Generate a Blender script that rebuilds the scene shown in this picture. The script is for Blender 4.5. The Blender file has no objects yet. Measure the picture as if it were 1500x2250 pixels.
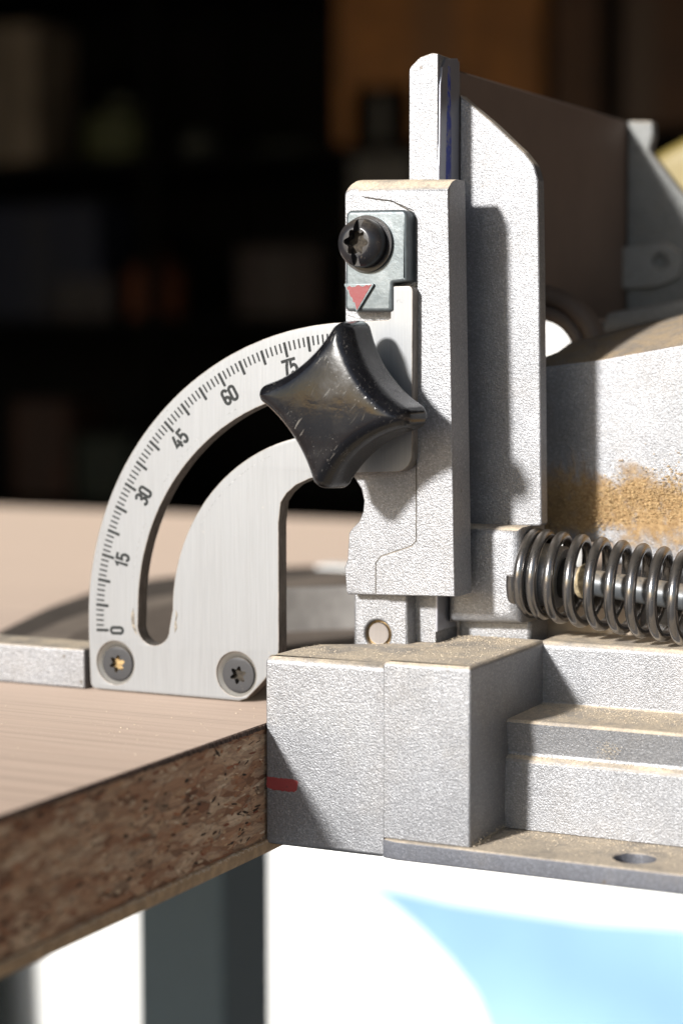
import bpy, bmesh, math, random
import numpy as np
from mathutils import Vector, Matrix
from mathutils.geometry import tessellate_polygon
R = math.radians
S = 0.001                                   # everything below is written in millimetres
scn = bpy.context.scene
COL = scn.collection
rnd = random.Random(7)

# ------------------------------------------------------------------ camera, world, sun, exposure
F = 4300.0
YAW, PIT = R(26), math.atan(325 / 4300)
FWD = np.array([-math.sin(YAW) * math.cos(PIT), math.cos(YAW) * math.cos(PIT), -math.sin(PIT)])
RGT = np.array([math.cos(YAW), math.sin(YAW), 0.0])
UPV = np.cross(RGT, FWD)
CAM = np.array([0.0, -392.01, 78.0])
cam = bpy.data.cameras.new('camera')
cam.sensor_fit = 'VERTICAL'
cam.sensor_height = 36.0
cam.lens = 36.0 * F / 2250
cam.clip_start, cam.clip_end = 0.02, 500
cam.dof.use_dof = True
cam.dof.focus_distance = 0.43
cam.dof.aperture_fstop = 9.0
co = bpy.data.objects.new('camera', cam)
COL.objects.link(co)
co.location = CAM * S
co.rotation_euler = (R(90) - PIT, 0, YAW)
scn.camera = co

SUN = np.array([0.30, 1.0, -0.42])          # the way the sunlight travels
SUN = SUN / np.linalg.norm(SUN)
elev = math.asin(-SUN[2])
world = bpy.data.worlds.new('World')
scn.world = world
world.use_nodes = True
wn = world.node_tree
bg = wn.nodes['Background']
sky = wn.nodes.new('ShaderNodeTexSky')
sky.sky_type = 'NISHITA'
sky.sun_disc = False
sky.sun_elevation = elev
sky.sun_rotation = math.atan2(-SUN[0], -SUN[1])
wn.links.new(sky.outputs[0], bg.inputs[0])
bg.inputs[1].default_value = 0.095
sl = bpy.data.lights.new('sun', 'SUN')
sl.energy = 5.0
sl.angle = R(5.0)
sl.color = (1.0, 0.975, 0.94)
so = bpy.data.objects.new('sun', sl)
COL.objects.link(so)
so.rotation_euler = Vector(SUN).to_track_quat('-Z', 'Y').to_euler()
so.location = (-1, -4, 3)
scn.view_settings.view_transform = 'Standard'
scn.view_settings.look = 'None'
scn.view_settings.gamma = 1
scn.view_settings.exposure = 0.45
scn.cycles.use_denoising = True
scn.cycles.max_bounces = 8


def P(px, py, Y=None, Z=None, X=None):
    """the point of a real plane (mm) that the photograph shows at a pixel"""
    r = FWD + (px - 750) / F * RGT - (py - 1125) / F * UPV
    t = (Y - CAM[1]) / r[1] if Y is not None else ((Z - CAM[2]) / r[2] if Z is not None else (X - CAM[0]) / r[0])
    return CAM + t * r


def XZ(l, Y):
    return [(float(P(a, b, Y=Y)[0]), float(P(a, b, Y=Y)[2])) for a, b in l]


def YZ(l, X):
    return [(float(P(a, b, X=X)[1]), float(P(a, b, X=X)[2])) for a, b in l]


def XY(l, Z):
    return [(float(P(a, b, Z=Z)[0]), float(P(a, b, Z=Z)[1])) for a, b in l]


# ------------------------------------------------------------------ materials
class NT:
    def __init__(self, name):
        self.m = bpy.data.materials.new(name)
        self.m.use_nodes = True
        self.t = self.m.node_tree
        self.b = self.t.nodes['Principled BSDF']
        self.co = self.t.nodes.new('ShaderNodeTexCoord').outputs['Object']

    def n(self, typ, **kw):
        nd = self.t.nodes.new('ShaderNode' + typ)
        for k, v in kw.items():
            if hasattr(nd, k) and k not in ('Scale',):
                try:
                    setattr(nd, k, v)
                    continue
                except Exception:
                    pass
            self.put(nd, k, v)
        return nd

    def put(self, nd, k, v):
        s = nd.inputs[k]
        if isinstance(v, bpy.types.NodeSocket):
            self.t.links.new(v, s)
        else:
            s.default_value = v

    def map(self, sx, sy, sz, rot=(0, 0, 0), src=None):
        mp = self.t.nodes.new('ShaderNodeMapping')
        self.t.links.new(src or self.co, mp.inputs[0])
        mp.inputs['Scale'].default_value = (sx, sy, sz)
        mp.inputs['Rotation'].default_value = rot
        return mp.outputs[0]

    def noise(self, scale=1.0, detail=3.0, rough=0.5, vec=None, dist=0.0):
        nd = self.t.nodes.new('ShaderNodeTexNoise')
        self.t.links.new(vec or self.co, nd.inputs['Vector'])
        nd.inputs['Scale'].default_value = scale
        nd.inputs['Detail'].default_value = detail
        nd.inputs['Roughness'].default_value = rough
        nd.inputs['Distortion'].default_value = dist
        return nd.outputs['Fac']

    def voro(self, scale=1.0, vec=None, feature='F1', out='Distance', rand=1.0):
        nd = self.t.nodes.new('ShaderNodeTexVoronoi')
        nd.feature = feature
        self.t.links.new(vec or self.co, nd.inputs['Vector'])
        nd.inputs['Scale'].default_value = scale
        nd.inputs['Randomness'].default_value = rand
        return nd.outputs[out]

    def ramp(self, fac, stops):
        nd = self.t.nodes.new('ShaderNodeValToRGB')
        self.t.links.new(fac, nd.inputs[0])
        e = nd.color_ramp.elements
        while len(e) < len(stops):
            e.new(0.5)
        for el, (p, c) in zip(e, stops):
            el.position = p
            el.color = (c, c, c, 1) if isinstance(c, (int, float)) else (*c, 1)
        return nd.outputs[0]

    def mix(self, fac, a, b, blend='MIX'):
        nd = self.t.nodes.new('ShaderNodeMix')
        nd.data_type = 'RGBA'
        nd.blend_type = blend
        for i, v in ((0, fac), (6, a), (7, b)):
            if isinstance(v, bpy.types.NodeSocket):
                self.t.links.new(v, nd.inputs[i])
            elif i == 0:
                nd.inputs[0].default_value = v
            else:
                nd.inputs[i].default_value = (v, v, v, 1) if isinstance(v, (int, float)) else (*v, 1)
        return nd.outputs[2]

    def math(self, op, a, b=None, clamp=False):
        nd = self.t.nodes.new('ShaderNodeMath')
        nd.operation = op
        nd.use_clamp = clamp
        for i, v in enumerate((a, b)):
            if v is None:
                continue
            if isinstance(v, bpy.types.NodeSocket):
                self.t.links.new(v, nd.inputs[i])
            else:
                nd.inputs[i].default_value = v
        return nd.outputs[0]

    def sep(self, v, axis):
        nd = self.t.nodes.new('ShaderNodeSeparateXYZ')
        self.t.links.new(v, nd.inputs[0])
        return nd.outputs[axis]

    def normal_z(self):
        return self.sep(self.t.nodes.new('ShaderNodeNewGeometry').outputs['Normal'], 2)

    def rng(self, v, a, b, c=0.0, d=1.0):
        nd = self.t.nodes.new('ShaderNodeMapRange')
        nd.interpolation_type = 'SMOOTHSTEP'
        self.t.links.new(v, nd.inputs[0])
        for i, x in enumerate((a, b, c, d)):
            nd.inputs[i + 1].default_value = x
        return nd.outputs[0]

    def bump(self, h, strength, dist, prev=None):
        nd = self.t.nodes.new('ShaderNodeBump')
        self.t.links.new(h, nd.inputs['Height'])
        nd.inputs['Strength'].default_value = strength
        nd.inputs['Distance'].default_value = dist
        if prev:
            self.t.links.new(prev, nd.inputs['Normal'])
        return nd.outputs[0]

    def set(self, **kw):
        names = dict(color='Base Color', metal='Metallic', rough='Roughness', normal='Normal', coat='Coat Weight',
                     coat_rough='Coat Roughness', sheen='Sheen Weight', sheen_rough='Sheen Roughness', sheen_tint='Sheen Tint', spec='Specular IOR Level')
        for k, v in kw.items():
            if k == 'color' and not isinstance(v, bpy.types.NodeSocket):
                v = (*v, 1)
            self.put(self.b, names[k], v)
        return self.m


DUST = (0.60, 0.50, 0.375)


def cast_metal(name, base=(0.282, 0.286, 0.301), metal=0.58, rough=0.42, dust=1.0, bump=0.5, scale=1.0, grime=0.28, dust_col=DUST, stain=None):
    t = NT(name)
    big = t.noise(55, 4, 0.6)
    fine = t.noise(2700 * scale, 2.0, 0.6)
    grain = t.noise(4600 * scale, 2, 0.6)
    col = t.mix(t.rng(big, 0.35, 0.65), tuple(c * 0.86 for c in base), base)
    col = t.mix(t.rng(t.noise(240, 5, 0.7), 0.62, 0.8, 0, grime), col, (0.34, 0.29, 0.23))
    flake = t.sep(t.voro(3000, out='Color'), 0)
    col = t.mix(1.0, col, t.ramp(flake, [(0.0, 0.82), (0.55, 0.97), (0.85, 1.10), (1.0, 1.35)]), 'MULTIPLY')
    pock = t.math('MULTIPLY', t.rng(t.voro(170), 0.05, 0.10, 1, 0), t.rng(t.noise(45, 2), 0.5, 0.6))
    col = t.mix(t.math('MULTIPLY', pock, 0.7), col, (0.10, 0.08, 0.06))
    film = t.rng(t.noise(70, 5, 0.7, dist=0.4), 0.45, 0.75, 0, 0.13)
    col = t.mix(film, col, (0.30, 0.255, 0.20))
    h = t.math('ADD', fine, t.math('MULTIPLY', grain, 0.5))
    d = t.rng(t.normal_z(), 0.25, 0.85)
    d = t.math('MULTIPLY', d, t.rng(t.noise(130, 5, 0.65), 0.30, 0.62, 0.45, 1.0))
    d = t.math('MULTIPLY', d, dust, clamp=True)
    speck = t.mix(t.rng(t.noise(1700, 3, 0.7), 0.3, 0.7), tuple(c * 0.80 for c in dust_col), tuple(min(1, c * 1.25) for c in dust_col))
    col = t.mix(d, col, speck)
    if stain:
        zc, xc = stain
        zz = t.sep(t.co, 2)
        n1 = t.noise(75, 6, 0.72, dist=0.6)
        dz = t.math('ABSOLUTE', t.math('SUBTRACT', zz, zc))
        band = t.math('SUBTRACT', 1.0, t.math('DIVIDE', dz, 0.0112))
        st = t.rng(t.math('ADD', band, t.math('MULTIPLY', t.math('SUBTRACT', n1, 0.5), 2.4)), 0.0, 0.62)
        left = t.rng(t.sep(t.co, 0), xc, xc + 0.03, 0.0, 1.0)
        scol = t.ramp(t.noise(650, 5, 0.75), [(0.25, (0.15, 0.085, 0.035)), (0.5, (0.32, 0.205, 0.095)), (0.75, (0.48, 0.335, 0.175))])
        st = t.math('MULTIPLY', st, t.rng(t.noise(420, 4, 0.75), 0.28, 0.48, 0.45, 1.0))
        col = t.mix(st, col, scol)
        d = t.math('MAXIMUM', d, st)
        h = t.math('ADD', h, t.math('MULTIPLY', st, t.math('MULTIPLY', t.noise(800, 4, 0.7), 2.2)))
    inv = t.math('SUBTRACT', 1.0, d)
    return t.set(color=col, metal=t.math('MULTIPLY', inv, metal), rough=t.math('ADD', rough, t.math('MULTIPLY', d, 0.45), clamp=True),
                 normal=t.bump(h, bump * 1.25, 0.00022))


M = {}
M['silver'] = cast_metal('silver_cast_paint')
M['silver_smooth'] = cast_metal('silver_cast_smooth', bump=0.3, scale=1.4)
M['grey_plate'] = cast_metal('grey_cast_plate', base=(0.125, 0.13, 0.15), metal=0.3, rough=0.5, dust=0.85, bump=0.35, scale=1.2)
M['housing'] = cast_metal('housing_cast', bump=0.5, dust=0.9, dust_col=(0.36, 0.27, 0.17), stain=(float(P(1400, 1112, Y=46)[2] - 20) * S, -0.04))
M['shade_cast'] = cast_metal('silver_cast_in_shade', base=(0.20, 0.205, 0.20), metal=0.3, rough=0.55, dust=0.5)  # silver casting made darker, shade on the far gusset put into its colour
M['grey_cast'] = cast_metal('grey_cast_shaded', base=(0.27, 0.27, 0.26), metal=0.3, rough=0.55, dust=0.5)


def brushed(name, base, rough=0.34, metal=0.6, lines=1.0):
    t = NT(name)
    streak = t.noise(1, 3, 0.65, vec=t.map(2600, 2600, 70))
    wide = t.noise(1, 3, 0.6, vec=t.map(500, 500, 14))
    col = t.mix(t.rng(streak, 0.3, 0.7), tuple(c * (1 - 0.10 * lines) for c in base), base)
    col = t.mix(t.rng(wide, 0.45, 0.75, 0, 0.25), col, tuple(c * 0.93 for c in base))
    col = t.mix(t.rng(t.noise(300, 5, 0.7), 0.66, 0.8, 0, 0.4), col, (0.45, 0.42, 0.36))
    h = t.math('ADD', streak, t.math('MULTIPLY', wide, 0.1))
    return t.set(color=col, metal=metal, rough=t.rng(wide, 0.3, 0.7, rough - 0.01, rough + 0.03), normal=t.bump(h, 0.25 * lines, 0.0001))


M['brushed'] = brushed('brushed_aluminium', (0.275, 0.283, 0.293), rough=0.42, metal=0.35)
M['machined'] = brushed('machined_aluminium', (0.36, 0.37, 0.42), rough=0.4, metal=0.7)


M['machined_light'] = brushed('countersink_metal', (0.36, 0.345, 0.315), rough=0.4, metal=0.5)


def sawn_edge():
    t = NT('sawn_plate_edge')
    a = t.noise(1, 4, 0.7, vec=t.map(900, 900, 260))
    col = t.ramp(a, [(0.3, (0.13, 0.115, 0.10)), (0.7, (0.32, 0.29, 0.26))])
    return t.set(color=col, metal=0.35, rough=0.5, normal=t.bump(a, 0.4, 0.0002))


M['sawn'] = sawn_edge()


def simple(name, col, rough=0.5, metal=0.0, var=0.12, scale=300, bump=0.15, **kw):
    t = NT(name)
    a = t.noise(scale, 4, 0.6)
    c = t.mix(t.rng(a, 0.3, 0.7), tuple(x * (1 - var) for x in col), tuple(min(1, x * (1 + var)) for x in col))
    return t.set(color=c, rough=rough, metal=metal, normal=t.bump(a, bump, 0.0002), **kw)


def dusty_black(name, col, rough, metal=0.0, dust=0.8, speck=0.5, **kw):
    """dark finish with pale dust specks all over and dust settled on what faces up"""
    t = NT(name)
    sp = t.voro(1500)
    sp = t.rng(sp, 0.10, 0.17, 1, 0)
    sp = t.math('MULTIPLY', sp, t.rng(t.noise(160, 4, 0.6), 0.46, 0.62, 0, speck))
    up = t.math('MULTIPLY', t.rng(t.normal_z(), 0.15, 0.95), t.rng(t.noise(900, 4, 0.7), 0.3, 0.6, 0.25, dust))
    f = t.math('MAXIMUM', sp, up)
    c = t.mix(f, col, (0.38, 0.31, 0.23))
    return t.set(color=c, rough=t.math('ADD', rough, t.math('MULTIPLY', f, 0.4), clamp=True), metal=metal,
                 normal=t.bump(t.noise(900, 3, 0.6), 0.08, 0.0002), **kw)


M['spring'] = dusty_black('oiled_spring_steel', (0.20, 0.192, 0.188), 0.21, metal=0.88, dust=0.45)
M['rod'] = dusty_black('grey_rod_steel', (0.11, 0.12, 0.13), 0.42, metal=0.4, dust=0.75)
M['screw'] = dusty_black('phosphated_screw', (0.032, 0.032, 0.035), 0.55, metal=0.1, dust=0.25, speck=0.3)
M['panscrew'] = dusty_black('black_screw', (0.018, 0.018, 0.021), 0.3, metal=0.2, dust=0.08, speck=0.5)
M['socket'] = simple('socket_dirt', (0.035, 0.028, 0.02), 0.9, scale=1500, var=0.5)
M['socket_dust'] = simple('socket_sawdust', (0.38, 0.26, 0.12), 0.95, scale=1500, var=0.4, bump=0.5)
M['dark_hole'] = simple('dark_recess', (0.02, 0.018, 0.016), 0.8)
M['mark'] = simple('black_scale_paint', (0.028, 0.03, 0.03), 0.7, scale=2500, var=0.4, bump=0.3, spec=0.15)
M['wear'] = simple('worn_grey_smear', (0.21, 0.185, 0.15), 0.7, scale=1200, var=0.5)
M['rim_dirt'] = simple('countersink_grime', (0.50, 0.40, 0.28), 0.6, metal=0.3, scale=700, var=0.3)


def knob_mat():
    t = NT('black_glossy_plastic')
    cloud = t.noise(90, 5, 0.65)
    sc = t.noise(1, 2, 0.5, vec=t.map(2600, 2600, 95, src=t.map(1, 1, 1, rot=(0, R(-24), 0))))
    sc2 = t.noise(1, 2, 0.5, vec=t.map(2300, 2300, 80, src=t.map(1, 1, 1, rot=(0, R(-40), 0))))
    s = t.math('MULTIPLY', t.rng(sc, 0.66, 0.72), t.rng(t.noise(120, 2), 0.45, 0.55))
    s2 = t.math('MULTIPLY', t.rng(sc2, 0.67, 0.73), t.rng(t.noise(140, 2), 0.48, 0.56))
    s = t.math('MAXIMUM', s, s2)
    sp = t.math('MULTIPLY', t.rng(t.voro(1300), 0.09, 0.15, 1, 0), t.rng(t.noise(150, 4, 0.6), 0.5, 0.65, 0, 0.4))
    f = t.math('MAXIMUM', t.math('MULTIPLY', s, 0.32), sp)
    haze = t.rng(cloud, 0.42, 0.68, 0, 0.012)
    c = t.mix(haze, (0.006, 0.006, 0.0075), (0.55, 0.58, 0.62))
    c = t.mix(f, c, (0.36, 0.33, 0.29))
    r = t.rng(cloud, 0.35, 0.7, 0.12, 0.31)
    return t.set(color=c, rough=t.math('ADD', r, t.math('MULTIPLY', f, 0.4), clamp=True), normal=t.bump(t.math('ADD', t.math('MULTIPLY', cloud, 1.6), t.math('MULTIPLY', s, 0.6)), 0.16, 0.0005),
                 spec=0.42)


M['knob'] = knob_mat()
M['knob_edge'] = simple('knob_rim_dust', (0.20, 0.16, 0.12), 0.8, scale=900, var=0.5)


def zinc():
    t = NT('zinc_diecast')
    a = t.noise(220, 5, 0.7)
    b = t.noise(1400, 3, 0.6)
    c = t.ramp(a, [(0.3, (0.100, 0.120, 0.129)), (0.55, (0.146, 0.167, 0.176)), (0.75, (0.205, 0.225, 0.234))])
    return t.set(color=c, metal=0.5, rough=0.4, normal=t.bump(t.math('ADD', a, t.math('MULTIPLY', b, 0.5)), 0.2, 0.0003))


M['zinc'] = zinc()


def red_paint(name, col, edge, wear=0.58):
    t = NT(name)
    a = t.noise(420, 5, 0.75)
    c = t.mix(t.rng(a, wear, wear + 0.05), col, edge)
    return t.set(color=c, rough=0.5, normal=t.bump(a, 0.3, 0.0003))


M['red'] = red_paint('chipped_red_paint', (0.20, 0.024, 0.027), (0.22, 0.25, 0.26), 0.62)
M['red_dark'] = red_paint('worn_red_line', (0.30, 0.045, 0.045), (0.20, 0.04, 0.04), 0.6)
M['blue_ink'] = red_paint('blue_marker_line', (0.02, 0.04, 0.30), (0.16, 0.17, 0.26), 0.52)


def laminate():
    t = NT('walnut_laminate')
    g1 = t.noise(1, 4, 0.65, vec=t.map(7, 420, 420), dist=0.3)
    g2 = t.noise(1, 3, 0.6, vec=t.map(14, 1500, 1500))
    g3 = t.noise(1, 3, 0.6, vec=t.map(3, 60, 60), dist=0.6)
    c = t.ramp(g1, [(0.30, (0.145, 0.092, 0.067)), (0.46, (0.335, 0.228, 0.172)), (0.72, (0.41, 0.29, 0.225))])
    c = t.mix(t.rng(g2, 0.56, 0.68, 0, 0.6), c, (0.17, 0.105, 0.075))
    c = t.mix(t.rng(g3, 0.35, 0.65, 0, 0.35), c, (0.34, 0.245, 0.19))
    sp = t.math('MULTIPLY', t.rng(t.voro(900), 0.08, 0.13, 1, 0), t.rng(t.noise(90, 3), 0.5, 0.6, 0, 0.6))
    c = t.mix(sp, c, (0.75, 0.68, 0.58))
    return t.set(color=c, rough=0.75, spec=0.08, sheen=0.78, sheen_rough=0.3, sheen_tint=(1.0, 0.84, 0.72, 1), normal=t.bump(t.math('ADD', g1, g2), 0.15, 0.00015))


M['laminate'] = laminate()


def particle():
    t = NT('particle_board')
    w = t.noise(160, 3, 0.6)
    warp = t.n('VectorMath', operation='MULTIPLY_ADD')
    nz = t.t.nodes.new('ShaderNodeTexNoise')
    t.t.links.new(t.co, nz.inputs['Vector'])
    nz.inputs['Scale'].default_value = 260
    nz.inputs['Detail'].default_value = 3
    t.t.links.new(nz.outputs['Color'], warp.inputs[0])
    warp.inputs[1].default_value = (0.0022, 0.0022, 0.0022)
    t.t.links.new(t.co, warp.inputs[2])
    v = t.map(1, 80, 330, src=warp.outputs[0])
    cell = t.voro(1.0, vec=v, out='Color')
    edge = t.voro(1.0, vec=v, feature='DISTANCE_TO_EDGE')
    v2 = t.map(1, 190, 640, src=warp.outputs[0])
    cell2 = t.voro(1.0, vec=v2, out='Color')
    c = t.ramp(t.sep(cell, 0), [(0.0, (0.21, 0.085, 0.045)), (0.25, (0.45, 0.255, 0.15)), (0.7, (0.60, 0.395, 0.25)), (1.0, (0.76, 0.58, 0.40))])
    c2 = t.ramp(t.sep(cell2, 1), [(0.0, (0.04, 0.022, 0.015)), (0.07, (0.09, 0.04, 0.02)), (0.2, (0.42, 0.19, 0.095)), (0.6, (0.56, 0.36, 0.22)), (1.0, (0.78, 0.60, 0.42))])
    c = t.mix(0.5, c, c2)
    fib = t.noise(1, 4, 0.7, vec=t.map(900, 200, 1500), dist=0.8)
    c = t.mix(t.rng(fib, 0.4, 0.7, 0, 0.6), c, (0.19, 0.10, 0.06))
    pit = t.noise(1, 3, 0.6, vec=t.map(400, 330, 620), dist=0.5)
    c = t.mix(t.rng(pit, 0.64, 0.70, 0, 0.85), c, (0.05, 0.03, 0.02))
    c = t.mix(t.rng(edge, 0.0, 0.05, 0.30, 0), c, (0.10, 0.055, 0.035))
    h = t.math('ADD', t.math('MULTIPLY', t.rng(edge, 0, 0.25), 1.0), t.math('ADD', t.sep(cell, 1), t.math('MULTIPLY', fib, 0.8)))
    return t.set(color=c, rough=0.85, normal=t.bump(h, 0.8, 0.0005))


M['particle'] = particle()


def chips_mat():
    t = NT('wood_chip')
    r = t.t.nodes.new('ShaderNodeNewGeometry').outputs['Random Per Island']
    c = t.ramp(r, [(0.0, (0.02, 0.016, 0.014)), (0.20, (0.05, 0.028, 0.02)), (0.25, (0.30, 0.09, 0.045)), (0.35, (0.45, 0.19, 0.09)), (0.6, (0.64, 0.43, 0.26)), (1.0, (0.80, 0.63, 0.45))])
    f = t.noise(1, 3, 0.7, vec=t.map(900, 300, 1800))
    c = t.mix(t.rng(f, 0.3, 0.7, 0, 0.4), c, (0.15, 0.09, 0.05))
    return t.set(color=c, rough=0.9, normal=t.bump(f, 0.4, 0.0002))


M['chip'] = chips_mat()
M['lam_edge'] = simple('laminate_edge_brown', (0.085, 0.05, 0.035), 0.7, scale=800, var=0.5, bump=0.5)
M['veneer'] = simple('tan_underside_veneer', (0.42, 0.29, 0.17), 0.7, scale=400, var=0.2)
M['fray'] = simple('frayed_paper_fibre', (0.62, 0.52, 0.40), 0.9)
M['steel_leg'] = simple('dark_grey_powder_coat', (0.07, 0.105, 0.13), 0.5, scale=900)
M['steel_leg_plain'] = M['steel_leg']


def dust_mat(name, lo, hi):
    t = NT(name)
    r = t.t.nodes.new('ShaderNodeNewGeometry').outputs['Random Per Island']
    return t.set(color=t.ramp(r, [(0.0, lo), (1.0, hi)]), rough=0.95)


M['sawdust'] = dust_mat('pale_sawdust', (0.48, 0.40, 0.29), (0.66, 0.57, 0.44))
M['sawdust_orange'] = dust_mat('orange_sawdust', (0.32, 0.20, 0.09), (0.58, 0.42, 0.22))
M['fence_brown'] = simple('dusty_brown_fence_face', (0.15, 0.11, 0.088), 0.6, metal=0.2, scale=60, var=0.05)
M['turn_dark'] = simple('dark_brown_turntable', (0.085, 0.070, 0.058), 0.7, scale=90)
M['turn_mid'] = simple('dusty_turntable_groove', (0.22, 0.18, 0.145), 0.8, scale=90)
M['turn_in'] = simple('brown_turntable_top', (0.14, 0.112, 0.09), 0.75, scale=90)
M['turn_lip'] = simple('dull_grey_lip', (0.33, 0.315, 0.30), 0.6, metal=0.3, scale=200)
M['white'] = simple('white_gloss_paint', (0.86, 0.87, 0.86), 0.4, scale=8, var=0.02, bump=0.02)
M['blue_cloth'] = simple('pale_blue_sheeting', (0.215, 0.375, 0.61), 0.6, scale=10, var=0.05, bump=0.03)
M['ring'] = simple('brown_rubber_ring', (0.155, 0.115, 0.09), 0.6, scale=120)
M['bin'] = simple('dark_green_grey_plastic', (0.012, 0.015, 0.015), 0.7, scale=30, spec=0.1)
M['yellow'] = simple('yellow_plastic', (0.185, 0.14, 0.036), 0.5, scale=30, var=0.06)


# ------------------------------------------------------------------ mesh helpers
def sgn_area(l):
    return 0.5 * sum(l[i][0] * l[(i + 1) % len(l)][1] - l[(i + 1) % len(l)][0] * l[i][1] for i in range(len(l)))


def offset(l, d):
    """move a loop towards its left by d"""
    if d == 0:
        return list(l)
    out = []
    n = len(l)
    for i in range(n):
        a, b, c = Vector(l[i - 1]), Vector(l[i]), Vector(l[(i + 1) % n])
        e1, e2 = (b - a), (c - b)
        if e1.length < 1e-9 or e2.length < 1e-9:
            out.append(tuple(b))
            continue
        e1.normalize()
        e2.normalize()
        n1, n2 = Vector((-e1.y, e1.x)), Vector((-e2.y, e2.x))
        m = n1 + n2
        q = max(0.35, m.length_squared / 2)
        out.append(tuple(b + m * (d / q) * 1.0))
    return out


def fillet(pts, rad, n=6):
    """round each corner of a polygon; rad is one number or one per corner"""
    out = []
    k = len(pts)
    for i in range(k):
        r = rad[i] if isinstance(rad, (list, tuple)) else rad
        a, b, c = Vector(pts[i - 1]), Vector(pts[i]), Vector(pts[(i + 1) % k])
        if r <= 0:
            out.append(tuple(b))
            continue
        u, v = (a - b), (c - b)
        lu, lv = u.length, v.length
        u.normalize()
        v.normalize()
        ang = math.acos(max(-1, min(1, u.dot(v))))
        if ang > R(176):
            out.append(tuple(b))
            continue
        d = min(r / math.tan(ang / 2), lu * 0.48, lv * 0.48)
        r2 = d * math.tan(ang / 2)
        cen = b + (u + v).normalized() * (r2 / math.sin(ang / 2))
        p0, p1 = b + u * d, b + v * d
        a0 = math.atan2(p0.y - cen.y, p0.x - cen.x)
        a1 = math.atan2(p1.y - cen.y, p1.x - cen.x)
        da = (a1 - a0 + math.pi) % (2 * math.pi) - math.pi
        for j in range(n + 1):
            t = a0 + da * j / n
            out.append((cen.x + r2 * math.cos(t), cen.y + r2 * math.sin(t)))
    return out


def circle(cx, cy, r, n=40, a0=0.0):
    return [(cx + r * math.cos(a0 + 2 * math.pi * i / n), cy + r * math.sin(a0 + 2 * math.pi * i / n)) for i in range(n)]


AX = {'y': lambda u, v, w: (u, w, v), 'x': lambda u, v, w: (w, u, v), 'z': lambda u, v, w: (u, v, w)}


def bev(y0, y1, b=0.5, n=3, back=True):
    """levels (inset, position) of a slab from y0 to y1 with rounded edges"""
    s = 1 if y1 > y0 else -1
    lv = [(b * (1 - math.sin(math.pi / 2 * i / n)), y0 + s * b * (1 - math.cos(math.pi / 2 * i / n))) for i in range(n + 1)]
    if back:
        lv += [(b * (1 - math.cos(math.pi / 2 * i / n)), y1 - s * b * (1 - math.sin(math.pi / 2 * i / n))) for i in range(n + 1)]
    else:
        lv += [(0, y1)]
    return lv


def prism(bm, loops, levels, axis='y', hole_inset=True, cap0=True, cap1=True, mi=0, mi_side=None):
    f = AX[axis]
    lp = []
    for i, l in enumerate(loops):
        a = sgn_area(l)
        lp.append(list(l) if (a > 0) == (i == 0) else list(reversed(l)))
    rings = []
    for ins, w in levels:
        row = []
        for i, l in enumerate(lp):
            o = offset(l, ins if (i == 0 or hole_inset) else 0)
            row.append([bm.verts.new(Vector(f(p[0], p[1], w))) for p in o])
        rings.append(row)
    faces = []
    for a, b in zip(rings, rings[1:]):
        for la, lb in zip(a, b):
            k = len(la)
            for i in range(k):
                q = bm.faces.new((la[i], la[(i + 1) % k], lb[(i + 1) % k], lb[i]))
                q.material_index = mi if mi_side is None else mi_side
                faces.append(q)
    for row, on in ((rings[0], cap0), (rings[-1], cap1)):
        if not on:
            continue
        flat = [v for l in row for v in l]
        if len(row) == 1 and len(row[0]) <= 4:
            q = bm.faces.new(row[0])
            q.material_index = mi
            continue
        tess = tessellate_polygon([[Vector((p.co.x, p.co.y, p.co.z)) for p in l] for l in row])
        for t in tess:
            try:
                q = bm.faces.new([flat[i] for i in t])
                q.material_index = mi
            except ValueError:
                pass
    return faces


def loft(bm, rings, cap0=True, cap1=True, closed=True):
    vs = [[bm.verts.new(Vector(p)) for p in r] for r in rings]
    for a, b in zip(vs, vs[1:]):
        k = len(a)
        for i in range(k if closed else k - 1):
            bm.faces.new((a[i], a[(i + 1) % k], b[(i + 1) % k], b[i]))
    for r, on in ((vs[0], cap0), (vs[-1], cap1)):
        if on:
            c = bm.verts.new(sum((v.co for v in r), Vector()) / len(r))
            for i in range(len(r)):
                bm.faces.new((r[i], r[(i + 1) % len(r)], c))


def lathe(bm, prof, org, axis='y', n=48, cap0=True, cap1=True):
    """profile of (radius, position along the axis)"""
    f = AX[axis]
    rings = []
    for r, w in prof:
        ring = []
        for i in range(n):
            a = 2 * math.pi * i / n
            if axis == 'y':
                ring.append((org[0] + r * math.cos(a), org[1] + w, org[2] + r * math.sin(a)))
            elif axis == 'z':
                ring.append((org[0] + r * math.cos(a), org[1] + r * math.sin(a), org[2] + w))
            else:
                ring.append((org[0] + w, org[1] + r * math.cos(a), org[2] + r * math.sin(a)))
        rings.append(ring)
    loft(bm, rings, cap0, cap1)


def tube(bm, pts, rad, n=12, caps=True):
    pts = [Vector(p) for p in pts]
    rings = []
    up = Vector((0.13, 0.2, 1)).normalized()
    for i, p in enumerate(pts):
        d = (pts[min(i + 1, len(pts) - 1)] - pts[max(i - 1, 0)]).normalized()
        s = d.cross(up)
        if s.length < 1e-4:
            s = d.cross(Vector((1, 0, 0)))
        s.normalize()
        up = s.cross(d).normalized()
        r = rad[i] if isinstance(rad, (list, tuple)) else rad
        rings.append([tuple(p + s * (r * math.cos(2 * math.pi * j / n)) + up * (r * math.sin(2 * math.pi * j / n))) for j in range(n)])
    loft(bm, rings, caps, caps)


def box(bm, x0, x1, y0, y1, z0, z1, b=0.6, n=2):
    prism(bm, [fillet([(x0, y0), (x1, y0), (x1, y1), (x0, y1)], b, 3)], bev(z0, z1, b * 0.9, n), axis='z')


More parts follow.
